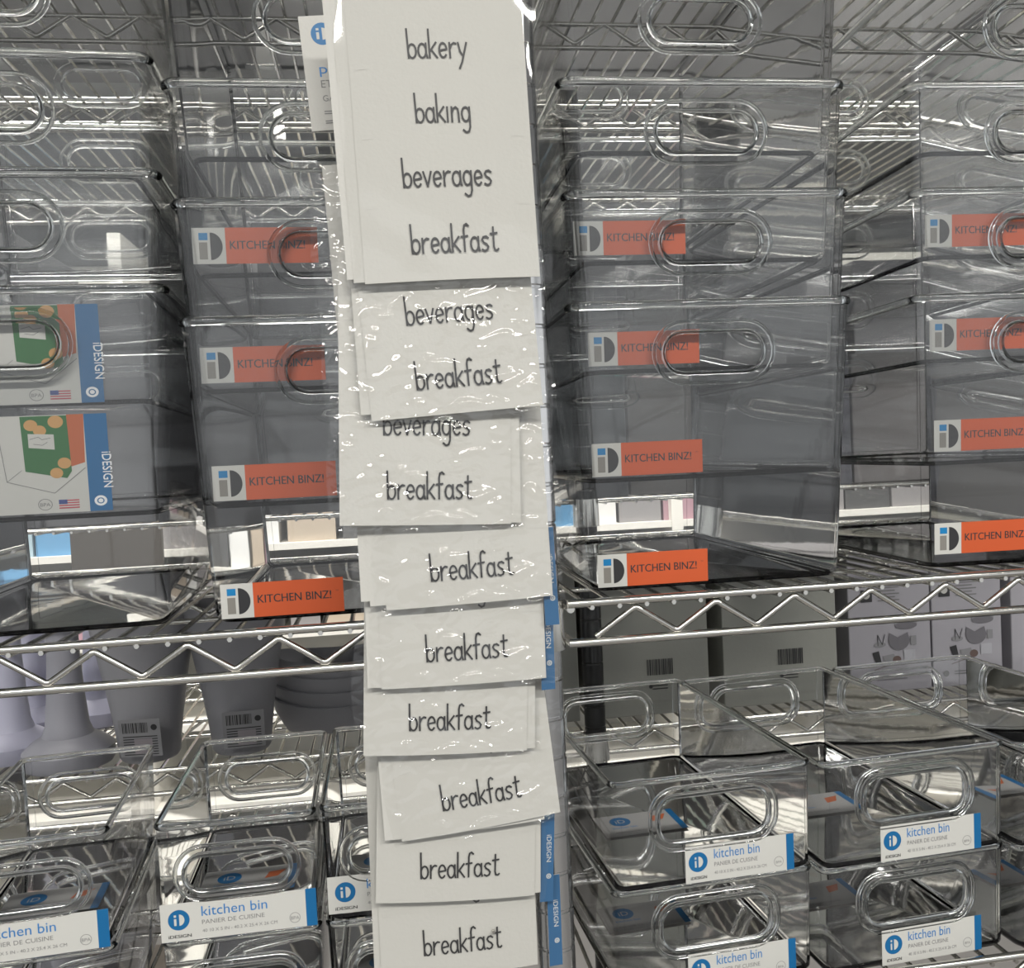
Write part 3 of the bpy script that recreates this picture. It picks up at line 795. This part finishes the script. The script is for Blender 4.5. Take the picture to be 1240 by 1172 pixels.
# pale stock on the upper shelf, seen through the wires
for i, (x0, x1, y0, y1, h, col, lab) in enumerate([
    (-.60, -.36, .03, .41, .16, (.40, .40, .42), 'pale grey tub on the upper shelf at far left'),
    (-.34, -.10, .04, .40, .18, (.33, .33, .36), 'grey tub on the upper shelf above the leftmost stack'),
    (-.085, .07, .03, .41, .15, (.42, .42, .42), 'pale tub on the upper shelf above the label packs'),
    (.13, .34, .04, .41, .17, (.40, .40, .41), 'pale tub on the upper shelf above the right stack'),
    (.37, .58, .03, .40, .15, (.50, .50, .48), 'cream tub on the upper shelf above the right edge stack'),
    (.60, .82, .03, .41, .16, (.38, .38, .40), 'grey tub at the right end of the upper shelf')]):
    t = empty('storage_tub', ((x0+x1)/2, (y0+y1)/2, ZU)); tag(t, lab, 'tub')
    wx, wy = (x1-x0)/2, (y1-y0)/2; m = MB()
    m.add([(sx*wx*k, sy*wy*k, z) for k, z in ((.90, .0), (.94, .004), (1, h), (.985, h), (.92, .008)) for sx, sy in ((-1, -1), (1, -1), (1, 1), (-1, 1))],
          [(i_*4+k, i_*4+(k+1) % 4, i_*4+4+(k+1) % 4, i_*4+4+k) for i_ in range(4) for k in range(4)]+[(3, 2, 1, 0), (16, 17, 18, 19)])
    m.build('tub_body', frosted('tub_%d' % i, col), t)
    m = MB(); q = [(sx*(wx+.002), sy*(wy+.002), h) for sx, sy in ((-1, -1), (1, -1), (1, 1), (-1, 1))]; m.tube(q, .004, 6, closed=True); m.build('rim', frosted('tub_%d' % i, col), t)

# ------------------------------------------------------------------ far aisle seen through the gaps
WHT = mat('white_shelf', (.80, .78, .72), .5)
t = empty('far_display_unit', (.4, 2.5, 0)); tag(t, 'white display shelving across the next aisle, seen through the gaps', 'shelving')
m = MB(); m.box((-3, .50, 0), (3, .52, 2.2)); m.build('back_panel', mat('far_back', (.55, .54, .50), .7), t)
for z in (.35, .62, .90, 1.19, 1.50, 1.85):
    m = MB(); m.box((-3, 0, z-.022), (3, .50, z)); m.build('shelf_board', WHT, t)
for x in (-3, -1.2, .6, 2.4):
    m = MB(); m.box((x-.02, -.005, 0), (x+.02, .50, 2.2)); m.build('upright', WHT, t)
far_col = {'white': (.72, .72, .70), 'teal': (.16, .42, .38), 'blue': (.12, .30, .50), 'pink': (.42, .26, .30), 'dark grey': (.08, .08, .08),
           'mid grey': (.25, .24, .24), 'beige': (.45, .38, .30), 'clear blue': (.40, .52, .58)}
rf = random.Random(3)
for z, lev in ((.90, 'lower'), (1.19, 'upper')):
    x = -1.35; row = []; last = ''
    while x < 2.3:
        wd = rf.uniform(.09, .22)
        c = rf.choice([q for q in ['white', 'white', 'mid grey', 'teal', 'blue', 'pink', 'dark grey', 'mid grey', 'beige', 'clear blue'] if q != last])
        row.append((x, wd, rf.uniform(.10, .2), c)); last = c; x += wd+rf.uniform(.005, .03)
    for i, (x, wd, h, c) in enumerate(row):
        tt = empty('far_box', (x+wd/2, 2.53, z))
        nb = [row[j][3] for j in (i-1, i+1) if 0 <= j < len(row)]
        tag(tt, '%s box on the %s far shelf %s' % (c, lev, ('between %s and %s boxes' % tuple(nb)) if len(nb) == 2 else ('beside a %s box' % nb[0])), 'box', 'boxes on the %s far shelf' % lev)
        m = MB(); m.box((-wd/2, 0, 0), (wd/2, .22, h*.86)); m.box((-wd/2-.003, -.003, h*.86), (wd/2+.003, .223, h)); m.build('box_body', mat('far_'+c.replace(' ', '_'), far_col[c], .5), tt)
# dark stand added in place of a reflection in the lowest far-left bin
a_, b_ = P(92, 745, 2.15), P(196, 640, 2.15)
t = empty('reflection_stand_in', ((a_.x+b_.x)/2, 2.15, 0)); tag(t, 'dark brown stand added in place of a reflection in the lowest bin at far left', 'stand-in panel')
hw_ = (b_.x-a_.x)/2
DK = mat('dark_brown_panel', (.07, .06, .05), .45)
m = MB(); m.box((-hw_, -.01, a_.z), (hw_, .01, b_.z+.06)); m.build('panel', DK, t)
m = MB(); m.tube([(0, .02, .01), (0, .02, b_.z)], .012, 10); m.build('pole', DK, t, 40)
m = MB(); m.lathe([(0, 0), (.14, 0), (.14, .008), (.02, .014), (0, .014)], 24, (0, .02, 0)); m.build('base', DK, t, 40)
